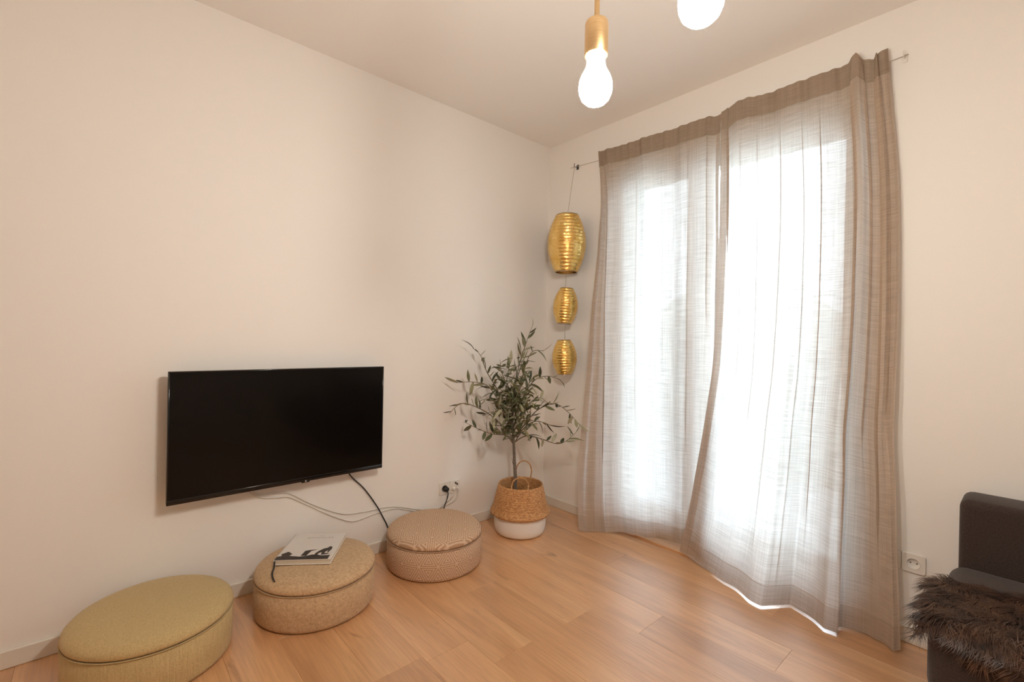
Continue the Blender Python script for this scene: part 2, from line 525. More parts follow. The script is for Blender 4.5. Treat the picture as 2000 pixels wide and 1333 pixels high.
structure(box('ceiling', (X0, Y0, H), (0.0, 0.0, H+0.12), M['ceiling']))
structure(box('wall_left', (X0-0.15, 0.0, -0.1), (0.30, 0.15, H+0.12), M['wall']))
structure(box('wall_back', (X0-0.15, Y0-0.15, -0.1), (0.30, Y0, H+0.12), M['wall']))
structure(box('wall_side', (X0-0.15, Y0, -0.1), (X0, 0.0, H+0.12), M['wall']))
bm = bmesh.new()
rbox(bm, (0, DY0, -0.1), (0.30, 0.0, H+0.12)); rbox(bm, (0, Y0, -0.1), (0.30, DY1, H+0.12)); rbox(bm, (0, DY1, DZ), (0.30, DY0, H+0.12))
structure(link('wall_right', bm_mesh('wall_right', bm), M['wall'], smooth=False))
def baseboard(name, lo, hi): return structure(box(name, lo, hi, M['trim'], bev=0.003, seg=1))
baseboard('baseboard_left', (X0, -0.014, 0.0), (0.0, 0.0, 0.062))
baseboard('baseboard_right', (-0.014, DY0-0.0, 0.0), (0.0, -0.014, 0.062))
baseboard('baseboard_right', (-0.014, Y0, 0.0), (0.0, DY1, 0.062))
baseboard('baseboard_back', (X0, Y0, 0.0), (-0.014, Y0+0.014, 0.062))
baseboard('baseboard_side', (X0, Y0+0.014, 0.0), (X0+0.014, -0.014, 0.062))

# balcony door: fixed frame, two glazed leaves, threshold
door = structure(empty('door_1', (0.17, (DY0+DY1)/2, 0)))
cx0, cy0 = 0.12, (DY0+DY1)/2
hw = (DY0-DY1)/2
bm = bmesh.new(); f = 0.062
rbox(bm, (-0.01, hw-f, 0.0), (0.075, hw, DZ)); rbox(bm, (-0.01, -hw, 0.0), (0.075, -hw+f, DZ))
rbox(bm, (-0.01, -hw+f, DZ-f-0.02), (0.075, hw-f, DZ))
link('frame', bm_mesh('frame', bm), M['frame'], door, False)
box('threshold', (-0.17, -hw, -0.012), (0.13, hw, 0.012), M['oak'], door, 0.002, 1)
sw = 0.060; SPLIT = 0.145
for s in (1, -1):
    ya, yb = (SPLIT+0.003, hw-f-0.003) if s > 0 else (-hw+f+0.003, SPLIT-0.003)
    za, zb = 0.025, DZ-f-0.024
    bm = bmesh.new()
    rbox(bm, (-0.03, ya, za), (0.05, ya+sw, zb)); rbox(bm, (-0.03, yb-sw, za), (0.05, yb, zb))
    rbox(bm, (-0.03, ya+sw, za), (0.05, yb-sw, za+0.14)); rbox(bm, (-0.03, ya+sw, zb-sw), (0.05, yb-sw, zb))
    leaf = link('door_leaf', bm_mesh('door_leaf', bm), M['frame'], door, False)
    box('pane', (0.006, ya+sw-0.006, za+0.134), (0.012, yb-sw+0.006, zb-sw+0.006), M['pane'], leaf)
    if s < 0:
        bm = bmesh.new(); rbox(bm, (-0.038, SPLIT-0.050, 1.0), (-0.030, SPLIT-0.023, 1.14), 0.003); rbox(bm, (-0.075, SPLIT-0.045, 1.06), (-0.035, SPLIT-0.029, 1.076), 0.004)
        rbox(bm, (-0.08, SPLIT-0.045, 0.96), (-0.066, SPLIT-0.029, 1.076), 0.005)
        link('handle', bm_mesh('handle', bm), M['frame'], leaf)

# balcony outside
structure(box('balcony_floor', (0.30, -4.2, -0.22), (2.10, 1.6, -0.08), M['concrete']))
structure(box('balcony_ceiling', (0.30, -4.2, 2.56), (1.25, 1.6, 2.72), M['concrete']))
rail = empty('balcony_railing', (1.95, -1.3, -0.08))
box('handrail', (-0.03, -2.8, 0.85), (0.03, 2.8, 0.89), M['rail'], rail, 0.006, 1)
box('bottom_rail', (-0.02, -2.8, 0.06), (0.02, 2.8, 0.09), M['rail'], rail, 0.004, 1)
for yy in (-2.78, -0.93, 0.93, 2.78):
    box('post', (-0.02, yy-0.02, 0.0), (0.02, yy+0.02, 0.85), M['rail'], rail)
for zz in (0.26, 0.42, 0.58, 0.72):
    box('bar', (-0.008, -2.8, zz), (0.008, 2.8, zz+0.016), M['rail'], rail, 0.003, 1)
tag(rail, 'pale metal balcony railing outside behind the sheer curtains', 'railing')
grass = plain('pale_paving', (0.45, 0.46, 0.43), 0.95, bscale=0.5, var=0.15)
structure(box('ground_outside', (1.0, -60, -6.3), (90, 60, -6.0), grass))
# tree beyond the balcony
def crown(rad, seed):
    bm = bmesh.new(); bmesh.ops.create_icosphere(bm, subdivisions=4, radius=1.0)
    rr = random.Random(seed); fs = [(Vector((rr.uniform(-1, 1), rr.uniform(-1, 1), rr.uniform(-1, 1))).normalized(), rr.uniform(3, 9), rr.uniform(0, 6)) for _ in range(14)]
    for v in bm.verts:
        n = v.co.normalized(); d = 1+sum(0.045*math.sin(k*n.dot(a)+p) for a, k, p in fs)
        v.co = Vector((n.x*rad[0], n.y*rad[1], n.z*rad[2]))*d
    return bm_mesh('crown', bm)
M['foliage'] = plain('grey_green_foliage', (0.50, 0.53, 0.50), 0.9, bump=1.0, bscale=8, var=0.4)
tr = empty('garden_tree', (13, 3.6, -6.0))
tube('trunk', [(0, 0, 0), (0.1, 0, 2.5), (0, 0, 5.5)], 0.22, M['bark'], tr)
c_ = link('crown', crown((2.6, 3.4, 2.9), 3), M['foliage'], tr); c_.location = (0, 0, 6.2)
tag(tr, 'pale hazy tree crown outside, behind the sheer curtains', 'tree')

# ------------------------------------------------------------------ ottomans
def ottoman(name, loc, label, mat, mpipe, seam_uv=False):
    r, zs, zt = 0.240, 0.146, 0.190
    t = empty(name, loc)
    body = [(r-0.010, 0.002), (r-0.003, 0.008), (r-0.001, 0.02), (r, 0.07), (r-0.001, zs-0.004), (r-0.006, zs)]
    lid = [(r-0.007, zs+0.001), (r-0.001, zs+0.006), (r+0.001, zs+0.014), (r-0.003, zs+0.024), (r-0.012, zs+0.034), (r-0.028, zs+0.042),
           (r-0.06, zs+0.048), (r-0.11, zs+0.052), (r-0.17, zs+0.054), (0.03, zs+0.055), (0.0005, zs+0.055)]
    for nm, pr, cb in (('body', body, True), ('lid', lid, False)):
        n = 96
        V, F = lathe_data(pr, n, cb)
        me = bpy.data.meshes.new(nm); me.from_pydata(V, [], F)
        l = me.uv_layers.new(name='UVMap')
        for poly in me.polygons:
            aa = [math.atan2(V[me.loops[i].vertex_index][1], V[me.loops[i].vertex_index][0]) for i in poly.loop_indices]
            for q, i in enumerate(poly.loop_indices):
                v = V[me.loops[i].vertex_index]
                if nm == 'body':
                    a = aa[q]
                    if max(aa)-min(aa) > 3 and a < 0: a += 2*math.pi
                    l.data[i].uv = (a*r, v[2])
                else: l.data[i].uv = (v[0]*0.6+v[1]*0.8, -v[0]*0.8+v[1]*0.6)
        link(nm, me, mat, t)
    ring = [Vector(((r-0.0005)*math.cos(a), (r-0.0005)*math.sin(a), zs)) for a in [2*math.pi*i/96 for i in range(97)]]
    V, F = tube_data(ring, 0.0028, 6)
    link('piping', mesh('piping', V, F), mpipe, t)
    tag(t, label, 'ottoman', 'round upholstered ottomans along the wall')
    return t
o1 = ottoman('round_ottoman', (-2.215, -0.258, 0), 'olive green ribbed fabric round ottoman, nearest the camera', M['olive_fabric'], M['piping_olive'])
o2 = ottoman('round_ottoman', (-1.655, -0.256, 0), 'beige tweed round ottoman with a book lying on its lid', M['beige_fabric'], M['piping_beige'])
o3 = ottoman('round_ottoman', (-1.061, -0.258, 0), 'tan and cream geometric patterned round ottoman next to the plant basket', M['geo_fabric'], M['piping_geo'])
o1.rotation_euler[2] = 0.6

# ------------------------------------------------------------------ book
bk = empty('book', (-1.658, -0.2045, 0.2015), math.atan2(-0.132, 0.1835))
bw, bd, bt = 0.226, 0.262, 0.021
M['paper'] = plain('cream_pages', (0.66, 0.58, 0.46), 0.8, bscale=300, var=0.05)
M['cover'] = plain('white_book_cover', (0.74, 0.69, 0.64), 0.45, bscale=10, var=0.01)
M['ink_dark'] = plain('dark_print', (0.040, 0.030, 0.024), 0.5, bscale=60, var=0.35)
M['ink_grey'] = plain('grey_print', (0.40, 0.35, 0.31), 0.5)
M['ribbon'] = plain('dark_ribbon', (0.03, 0.026, 0.02), 0.6, bscale=200, var=0.2)
bm = bmesh.new()
rbox(bm, (-bw/2, -bd/2, 0), (bw/2, bd/2, 0.0028), 0.0008, 1); rbox(bm, (-bw/2, -bd/2, bt-0.0028), (bw/2, bd/2, bt), 0.0008, 1)
rbox(bm, (-bw/2-0.001, -bd/2, 0.0), (-bw/2+0.003, bd/2, bt), 0.0008, 1)
link('cover', bm_mesh('cover', bm), M['cover'], bk, False)
box('page_block', (-bw/2+0.003, -bd/2+0.003, 0.0029), (bw/2-0.003, bd/2-0.003, bt-0.0029), M['paper'], bk)
def decal(name, pts, mat, parent, z):
    """flat printed shape, a hair thick"""
    n = len(pts)
    V = [(x, y, z) for x, y in pts]+[(x, y, z+0.0002) for x, y in pts]
    F = [tuple(range(n, 2*n)), tuple(reversed(range(n)))]+[(i, (i+1) % n, n+(i+1) % n, n+i) for i in range(n)]
    return link(name, mesh(name, V, F), mat, parent, False)
zt = bt+0.0001
L, B = -bw/2, -bd/2
rr = random.Random(4)
ground = [(L+0.001, B+0.001), (bw/2-0.012, B+0.001)]
gx = bw/2-0.012
while gx > L+0.002:
    ground.append((gx, B+0.034+0.004*math.sin(gx*60)+rr.uniform(-0.002, 0.002) + (0.006 if gx > 0.02 else 0))); gx -= 0.009
ground.append((L+0.001, B+0.03))
decal('printed_ground', ground, M['ink_dark'], bk, zt)
bush = [(L+0.034+0.020*math.cos(a)*(1+0.15*math.sin(5*a)), B+0.048+0.024*math.sin(a)*(1+0.15*math.cos(4*a))) for a in [2*math.pi*i/18 for i in range(18)]]
decal('printed_bush', bush, M['ink_dark'], bk, zt+0.0002)
decal('printed_sack', [(L+0.095, B+0.035), (L+0.118, B+0.035), (L+0.126, B+0.078), (L+0.150, B+0.092), (L+0.118, B+0.088), (L+0.100, B+0.080)], M['ink_dark'], bk, zt+0.0002)
man = [(0.148, 0.036), (0.160, 0.036), (0.163, 0.056), (0.172, 0.066), (0.176, 0.040), (0.203, 0.046), (0.206, 0.054), (0.185, 0.055), (0.187, 0.070),
       (0.196, 0.082), (0.194, 0.062), (0.200, 0.062), (0.206, 0.090), (0.206, 0.104), (0.201, 0.118), (0.191, 0.118), (0.186, 0.106), (0.172, 0.098), (0.158, 0.078), (0.149, 0.058)]
decal('printed_figure', [(L+x, B+y) for x, y in man], M['ink_dark'], bk, zt+0.0003)
def text(name, s, size, loc, mat, parent, spacing=1.0):
    cu_ = bpy.data.curves.new(name, 'FONT'); cu_.body = s; cu_.size = size; cu_.align_x = 'CENTER'; cu_.align_y = 'CENTER'
    cu_.space_character = spacing; cu_.extrude = 0.0001
    to = bpy.data.objects.new(name, cu_); COL.objects.link(to)
    dg = bpy.context.evaluated_depsgraph_get()
    me = bpy.data.meshes.new_from_object(to.evaluated_get(dg)); me.name = name
    bpy.data.objects.remove(to)
    me.materials.clear()
    o = link(name, me, mat, parent, False); o.location = loc
    return o
text('title_text', 'THE', 0.0085, (0.012, bd/2-0.030, zt+0.0001), M['ink_grey'], bk, 1.2)
text('title_text', 'GONDOLIER', 0.017, (0.012, bd/2-0.050, zt+0.0001), M['ink_grey'], bk, 1.25)
# bookmark ribbon from the spine
rp = catmull([(L+0.004, B+0.006, bt*0.6), (L+0.006, B-0.004, bt*0.55), (L+0.008, B-0.010, 0.006), (L+0.014, B-0.032, -0.0015), (L+0.018, B-0.055, -0.004), (L+0.029, B-0.082, -0.008), (L+0.046, B-0.106, -0.0165)], 6)
V, F = [], []
for p in rp:
    V += [p+Vector((-0.0032, -0.001, 0.003)), p+Vector((0.0032, 0.001, 0.003)), p+Vector((0.0032, 0.001, 0.0036)), p+Vector((-0.0032, -0.001, 0.0036))]
for j in range(len(rp)-1):
    for i in range(4):
        k = (i+1) % 4
        F.append((4*j+i, 4*j+k, 4*j+4+k, 4*j+4+i))
F += [(3, 2, 1, 0), tuple(4*(len(rp)-1)+i for i in range(4))]
link('bookmark_ribbon', mesh('bookmark_ribbon', V, F), M['ribbon'], bk)
tag(bk, 'white book with dark silhouette photograph and ribbon, lying on beige ottoman', 'book')

# ------------------------------------------------------------------ television
tv = empty('television', (-1.7245, -0.06, 0.737))
tw, th = 0.891/2, 0.519/2
box('screen', (-tw+0.006, -0.0315, -th+0.020), (tw-0.006, -0.028, th-0.006), M['screen'], tv)
bm = bmesh.new()
rbox(bm, (-tw, -0.033, -th), (tw, -0.004, -th+0.020), 0.002, 2); rbox(bm, (-tw, -0.033, th-0.006), (tw, -0.004, th), 0.0015, 1)
rbox(bm, (-tw, -0.033, -th+0.018), (-tw+0.006, -0.004, th-0.005), 0.0015, 1); rbox(bm, (tw-0.006, -0.033, -th+0.018), (tw, -0.004, th-0.005), 0.0015, 1)
link('bezel', bm_mesh('bezel', bm), M['bezel'], tv)
box('back_panel', (-tw+0.002, -0.027, -th+0.003), (tw-0.002, -0.002, th-0.003), M['black'], tv, 0.003, 1)
box('rear_housing', (-0.30, -0.004, -0.24), (0.30, 0.028, 0.06), M['black'], tv, 0.012, 2)
box('wall_mount', (-0.11, 0.026, -0.10), (0.11, 0.0598, 0.04), M['metal_dark'], tv)
lg = box('logo_tab', (0.052, -0.034, -th-0.005), (0.088, -0.020, -th+0.004), M['bezel'], tv, 0.002, 1)
V, F = lathe_data([(0.0005, 0), (0.0040, 0)], 3)
M['logo'] = plain('silver_print', (0.55, 0.52, 0.48), 0.3)
V = [(x+0.070, -0.0345, y-th+0.003) for x, y in ((-0.004, -0.003), (0.004, -0.003), (0.0, 0.005))]; V += [(a, b-0.0003, c) for a, b, c in V]
link('logo_mark', mesh('logo_mark', V, [(0, 1, 2), (5, 4, 3), (0, 3, 4, 1), (1, 4, 5, 2), (2, 5, 3, 0)]), M['logo'], tv, False)
tag(tv, 'black flat screen television mounted on the white wall, switched off', 'television')

# ------------------------------------------------------------------ outlets and cables
def plate(parent, c0, half_w, half_h, axis, hole=0.0196, cz_=0.0):
    """square cover plate with a round hole, facing -axis"""
    def P(u, w, h): return (u+c0, -h, w+cz_) if axis == 'y' else (-h, -(u+c0), w+cz_)
    n = 64; V, F = [], []
    rings = [('c', hole, 0.0008), ('c', hole, 0.0090), ('s', 0.965, 0.0092), ('s', 1.0, 0.0070), ('s', 1.0, 0.0002)]
    for kind, q, h in rings:
        for i in range(n):
            a = 2*math.pi*(i+0.5)/n; c_, s_ = math.cos(a), math.sin(a)
            if kind == 'c': V.append(P(q*c_, q*s_, h))
            else:
                m_ = (abs(c_)**9+abs(s_)**9)**(1/9)
                V.append(P(q*half_w*c_/m_, q*half_h*s_/m_, h))
    for j in range(len(rings)-1):
        for i in range(n):
            k = (i+1) % n; F.append((j*n+i, j*n+k, (j+1)*n+k, (j+1)*n+i))
    me = mesh('cover_plate', V, F); bm = bmesh.new(); bm.from_mesh(me); bmesh.ops.recalc_face_normals(bm, faces=bm.faces); bm.to_mesh(me); bm.free()
    return link('cover_plate', me, M['plastic_white'], parent, False)

def schuko(parent, cx_, cz_, axis):
    """round recessed insert with two pin holes, built facing -axis, on plate at depth d"""
    d = 0.0095
    def P(u, w, h): return (u+cx_, -h, w+cz_) if axis == 'y' else (-h, -(u+cx_), w+cz_)
    n = 40
    prof = [(0.0212, d-0.0003), (0.0204, d+0.0014), (0.0193, d+0.0008), (0.0186, d-0.0078), (0.0005, d-0.0078)]
    V, F = [], []
    for r_, h in prof:
        for i in range(n):
            a = 2*math.pi*i/n; V.append(P(r_*math.cos(a), r_*math.sin(a), h))
    for j in range(len(prof)-1):
        for i in range(n):
            k = (i+1) % n; F.append((j*n+i, j*n+k, (j+1)*n+k, (j+1)*n+i))
    bm = bmesh.new(); me = mesh('socket_insert', V, F); bm.from_mesh(me); bmesh.ops.recalc_face_normals(bm, faces=bm.faces); bm.to_mesh(me); bm.free()
    s = link('socket_insert', me, M['plastic_white'], parent)
    for sx in (-0.0095, 0.0095):
        V = []
        for h in (d-0.0074, d-0.0086):
            for i in range(12):
                a = 2*math.pi*i/12; V.append(P(sx+0.0026*math.cos(a), 0.0026*math.sin(a), h))
        F = [tuple(range(12)), tuple(reversed(range(12, 24)))]+[(i, (i+1) % 12, 12+(i+1) % 12, 12+i) for i in range(12)]
        link('pin_hole', mesh('pin_hole', V, F), M['hole'], s, False)
    return s

ol = empty('wall_outlet', (-0.803, 0.0, 0.262))
def plateL(x0, x1):
    # plate with a recess is suggested by a raised rounded frame around the insert
    return box('cover_plate', (x0, -0.0090, -0.0365), (x1, -0.0002, 0.0365), M['plastic_white'], ol, 0.003, 2)
plate(ol, -0.0357, 0.0357, 0.0365, 'y'); plateL(0.0007, 0.0715)
schuko(ol, -0.0355, 0.0, 'y')
ant = lathe('antenna_insert', [(0.021, 0.0), (0.021, 0.0022), (0.018, 0.003), (0.0005, 0.003)], M['plastic_white'], ol, 32)
ant.rotation_euler = (math.pi/2, 0, 0); ant.location = (0.0355, -0.0088, 0.0)
for (dx, dz, rad) in ((0.004, 0.020, 0.0055), (0.016, 0.011, 0.0055)):
    h_ = lathe('antenna_jack', [(rad, 0), (rad, 0.004), (rad*0.5, 0.0045), (0.0004, 0.0035)], M['hole'], ol, 16)
    h_.rotation_euler = (math.pi/2, 0, 0); h_.location = (0.0355+dx, -0.0110, dz)
for (dx, dz, rad) in ((-0.010, -0.012, 0.010), (0.018, -0.014, 0.007)):
    h_ = lathe('antenna_plug', [(rad, 0), (rad, 0.012), (rad*0.7, 0.014), (0.0004, 0.014)], M['plastic_white'], ol, 20)
    h_.rotation_euler = (math.pi/2, 0, 0); h_.location = (0.0355+dx, -0.0110, dz)
tag(ol, 'white double wall outlet with black plug, between television and plant', 'outlet')

pc = empty('power_cable', (-1.414, -0.01, 0.45))
def rel(pts, o): return [Vector(p)-Vector(o) for p in pts]
OC = (-1.414, -0.01, 0.45)
plug_x, plug_z = -0.8385, 0.262
tube('cord', rel([(-1.47, -0.03, 0.56), (-1.43, -0.012, 0.475), (-1.40, -0.008, 0.430), (-1.345, -0.008, 0.372), (-1.302, -0.008, 0.314), (-1.255, -0.008, 0.240), (-1.212, -0.008, 0.158),
                  (-1.18, -0.010, 0.10), (-1.10, -0.0075, 0.078), (-0.95, -0.0075, 0.080), (-0.855, -0.010, 0.11), (-0.845, -0.02, 0.160), (-0.834, -0.032, 0.21), (-0.835, -0.040, 0.238), (plug_x, -0.036, 0.257)], OC), 0.0032, M['cord_black'], pc)
bm = bmesh.new(); bmesh.ops.create_cone(bm, cap_ends=True, segments=24, radius1=0.017, radius2=0.013, depth=0.034, matrix=Matrix.Rotation(math.pi/2, 4, 'X'))
bmesh.ops.bevel(bm, geom=[e for e in bm.edges if len(e.link_faces) == 2 and any(len(f_.verts) > 4 for f_ in e.link_faces)], offset=0.003, segments=2, affect='EDGES')
pg = link('plug', bm_mesh('plug', bm), M['cord_black'], pc); pg.location = Vector((plug_x, -0.0225, plug_z))-Vector(OC)
tag(pc, 'black power cable hanging from the television with plug in wall outlet', 'cable')

def wcable(name, pts, label):
    o = tube(name, pts, 0.0024, M['cord_white']); return tag(o, label, 'cable', 'pale cables below the television')
wcable('antenna_cable', [(-1.90, -0.03, 0.50), (-1.856, -0.008, 0.438), (-1.808, -0.006, 0.412), (-1.75, -0.006, 0.400), (-1.699, -0.006, 0.392), (-1.62, -0.006, 0.340), (-1.52, -0.006, 0.271), (-1.45, -0.006, 0.229),
        (-1.389, -0.006, 0.203), (-1.32, -0.006, 0.207), (-1.25, -0.006, 0.216), (-1.16, -0.006, 0.216), (-1.099, -0.006, 0.197), (-1.0, -0.006, 0.16), (-0.92, -0.008, 0.14), (-0.86, -0.012, 0.165), (-0.81, -0.024, 0.20), (-0.785, -0.030, 0.228), (-0.7775, -0.0275, 0.248)],
       'pale cable sagging below the television, the lower of two')
wcable('network_cable', [(-1.88, -0.03, 0.51), (-1.84, -0.008, 0.440), (-1.80, -0.006, 0.424), (-1.72, -0.006, 0.416), (-1.68, -0.006, 0.398), (-1.60, -0.006, 0.340), (-1.50, -0.006, 0.280), (-1.43, -0.006, 0.250),
        (-1.36, -0.006, 0.240), (-1.28, -0.006, 0.236), (-1.20, -0.006, 0.234), (-1.12, -0.006, 0.215), (-1.02, -0.006, 0.18), (-0.92, -0.013, 0.155), (-0.80, -0.013, 0.17), (-0.762, -0.030, 0.205), (-0.7495, -0.0275, 0.246)],
       'pale cable below the television, the upper of two')

orr = empty('wall_outlet', (0.0, -1.970, 0.3115))
for y0, y1 in ((-0.0725, -0.0003), (0.0003, 0.0725)):
    plate(orr, (y0+y1)/2, 0.0360, 0.0365, 'x')
schuko(orr, 0.0362, 0.0, 'x'); schuko(orr, -0.0362, 0.0, 'x')
tag(orr, 'white wall outlet half behind the curtain, next to the sofa', 'outlet')

# ------------------------------------------------------------------ curtains on a wire
cw = empty('curtain_wire', (-0.03, -1.1, 2.285))
tube('wire', rel([(-0.030, -0.225, 2.300), (-0.030, -0.6, 2.283), (-0.030, -1.15, 2.276), (-0.030, -1.7, 2.283), (-0.030, -1.960, 2.292)], (-0.03, -1.1, 2.285)), 0.0016, M['wire'], cw, 6)
for yy, zz in ((-0.262, 2.304), (-1.945, 2.293)):
    bm = bmesh.new()
    rbox(bm, (-0.004, -0.009, -0.016), (-0.0002, 0.009, 0.016), 0.0015, 1)
    hk = link('wall_hook', bm_mesh('wall_hook', bm), M['metal_dark'] if yy > -1 else M['plastic_white'], cw); hk.location = Vector((0.0, yy, zz))-Vector((-0.03, -1.1, 2.285))
    tube('hook_pin', [(-0.003, 0, 0), (-0.026, 0, -0.004), (-0.034, 0, -0.004), (-0.036, 0, 0.008), (-0.033, 0, 0.018)], 0.0022, M['metal_dark'] if yy > -1 else M['plastic_white'], hk, 6)
tag(cw, 'thin steel curtain wire stretched between two wall hooks above the door', 'curtain wire')

def curtain(name, label, eL, eR, top, hem, creases, zt_tab, seed, fab_w, pleats, side_hem=None, nu=420, nv=72):
    """eL/eR: tables z -> (x, y) of the side edges; top: table u -> (s, x); hem: table u -> (s, x, z)
       s = place between the side edges; creases = narrow Z-folds (u, width, size, t0, t1)"""
    top = smooth_table(top, 160, 3); hem = smooth_table(hem, 240, 3)
    eL = smooth_table(eL, 80, 4); eR = smooth_table(eR, 80, 4)
    rr = random.Random(seed)
    def ztop(u): return table(zt_tab, u)
    def P(u, t):
        s0, x0 = table(top, u); s1, x1, z1 = table(hem, u)
        zt_ = ztop(u)
        z = zt_+(z1-zt_)*t
        w = t**1.35
        (xl, yl), (xr, yr) = table(eL, z), table(eR, z)
        k = s0+(s1-s0)*min(1, t*1.15)**1.2 if t < 1 else s1
        y = yl+(yr-yl)*k
        x = x0+(x1-x0)*w
        # side edges keep their own bulge
        el = max(0.0, 1-u/0.10)**2; er = max(0.0, 1-(1-u)/0.08)**2
        x = x*(1-el-er)+xl*el+xr*er
        env = min(1, 0.35+2.5*t)
        mid = min(1.0, u/0.04)*min(1.0, (1-u)/0.04)
        for (fq, ph, am, tg) in pleats:
            x += mid*env*am*math.sin(fq*u+ph+tg*t)*(0.75+0.25*math.sin(3*t+ph))
        for (uc, wd, sz, t0, t1) in creases:
            uc2 = uc+0.006*math.sin(4*t+uc*40)
            wd2 = wd*1.35; q = (u-uc2)/wd2
            if abs(q) < 3.2:
                e = min(1, max(0, (t-t0)/0.06))*min(1, max(0, (t1-t)/0.10))
                g = math.exp(-q*q)*e
                y += 0.95*sz*q*g*1.9
                x += -0.9*sz*g
        # gathers of the header round the wire
        if t < 0.10:
            g = (1-t/0.10)
            x += g*0.006*math.sin(95*u+seed)*math.sin(23*u)*mid
        return Vector((x, y, z))
    def patch(nm, u0, u1, t0, t1, mu, mv, off, mat, parent):
        V, F, UV = [], [], []
        for j in range(mv+1):
            t = t0+(t1-t0)*j/mv
            for i in range(mu+1):
                u = u0+(u1-u0)*i/mu
                p = P(u, t)+Vector((off, 0, 0))
                V.append(p); UV.append((u*fab_w, (1-t)*2.32+seed*3.1))
        for j in range(mv):
            for i in range(mu):
                a = j*(mu+1)+i
                F.append((a, a+1, a+mu+2, a+mu+1))
        return link(nm, mesh(nm, V, F, UV), mat, parent)
    root = empty(name, (0, 0, 0))
    patch('fabric', 0, 1, 0.042, 0.962, nu, nv, 0.0, M['curtain'], root)
    patch('header_band', 0, 1, 0.0, 0.042, nu, 6, -0.002, M['curtain_header'], root)
    patch('bottom_hem', 0, 1, 0.962, 1.0, nu, 6, -0.002, M['curtain_hem'], root)
    for s in (side_hem or []):
        a, b_ = s
        patch('side_hem', a, b_, 0.043, 0.961, 10, nv, -0.0025, M['curtain'], root)
    tag(root, label, 'curtain', 'taupe sheer curtains at the balcony door')
    return root

# left curtain
eL = [(0.0, (-0.215, -0.514)), (0.177, (-0.20, -0.484)), (0.421, (-0.185, -0.477)), (0.73, (-0.16, -0.480)), (1.04, (-0.13, -0.486)), (1.36, (-0.10, -0.482)),
      (1.68, (-0.07, -0.496)), (2.0, (-0.05, -0.500)), (2.16, (-0.045, -0.486)), (2.34, (-0.038, -0.460))]
eR = [(0.0, (0.03, -1.215)), (0.6, (0.01, -1.222)), (1.2, (-0.01, -1.228)), (1.64, (-0.022, -1.229)), (2.0, (-0.028, -1.224)), (2.2, (-0.03, -1.226)), (2.34, (-0.034, -1.236))]
topL = [(0, (0, -0.038)), (0.05, (0.012, -0.055)), (0.10, (0.045, -0.040)), (0.16, (0.055, -0.052)), (0.3, (0.22, -0.040)), (0.5, (0.45, -0.042)), (0.75, (0.74, -0.040)), (0.9, (0.93, -0.044)), (1, (1, -0.034))]
hemL = [(0, (0, -0.205, 0.016)), (0.06, (0.055, -0.190, 0.012)), (0.10, (0.095, -0.13, 0.012)), (0.15, (0.15, -0.085, 0.008)), (0.18, (0.165, -0.105, 0.016)), (0.24, (0.22, -0.075, 0.02)),
        (0.42, (0.42, -0.025, 0.032)), (0.58, (0.58, 0.0, 0.040)), (0.78, (0.78, 0.035, 0.050)), (1, (1, 0.03, 0.05))]
ztL = [(0, 2.333), (0.06, 2.338), (0.13, 2.330), (0.3, 2.329), (0.5, 2.324), (0.7, 2.318), (0.88, 2.316), (0.94, 2.308), (1, 2.312)]
curtain('curtain', 'left taupe sheer curtain, beside the gold lanterns', eL, eR, topL, hemL,
        [(0.17, 0.010, 0.010, 0.03, 0.9), (0.40, 0.007, 0.006, 0.08, 0.75), (0.60, 0.007, 0.005, 0.06, 0.6), (0.78, 0.008, 0.007, 0.03, 0.8), (0.90, 0.010, 0.008, 0.0, 0.5)],
        ztL, 1, 1.05, [(21, 0.4, 0.012, 1.2), (47, 1.0, 0.006, -0.8)], [(0.965, 1.0)])
# right curtain
eL = [(0.0, (-0.03, -1.050)), (0.037, (-0.03, -1.060)), (0.315, (-0.042, -1.118)), (0.70, (-0.048, -1.181)), (1.02, (-0.05, -1.224)), (1.28, (-0.052, -1.236)),
      (1.64, (-0.052, -1.243)), (1.98, (-0.052, -1.243)), (2.26, (-0.050, -1.240)), (2.34, (-0.050, -1.240))]
eR = [(0.0, (-0.118, -1.990)), (0.148, (-0.12, -1.984)), (0.334, (-0.11, -1.973)), (0.619, (-0.10, -1.962)), (0.811, (-0.09, -1.949)), (1.007, (-0.08, -1.952)), (1.30, (-0.06, -1.953)),
      (1.604, (-0.05, -1.948)), (1.805, (-0.046, -1.941)), (1.989, (-0.044, -1.927)), (2.155, (-0.044, -1.911)), (2.34, (-0.044, -1.898))]
topR = [(0, (0, -0.052)), (0.04, (0.055, -0.062)), (0.08, (0.045, -0.045)), (0.12, (0.10, -0.055)), (0.2, (0.20, -0.045)), (0.35, (0.38, -0.042)), (0.5, (0.57, -0.040)), (0.62, (0.72, -0.044)), (0.70, (0.80, -0.040)),
        (0.76, (0.855, -0.075)), (0.80, (0.875, -0.045)), (0.86, (0.93, -0.040)), (0.90, (0.955, -0.075)), (0.93, (0.945, -0.050)), (0.96, (0.985, -0.070)), (1, (1, -0.044))]
def hs(y): return (y+1.05)/(-0.94)
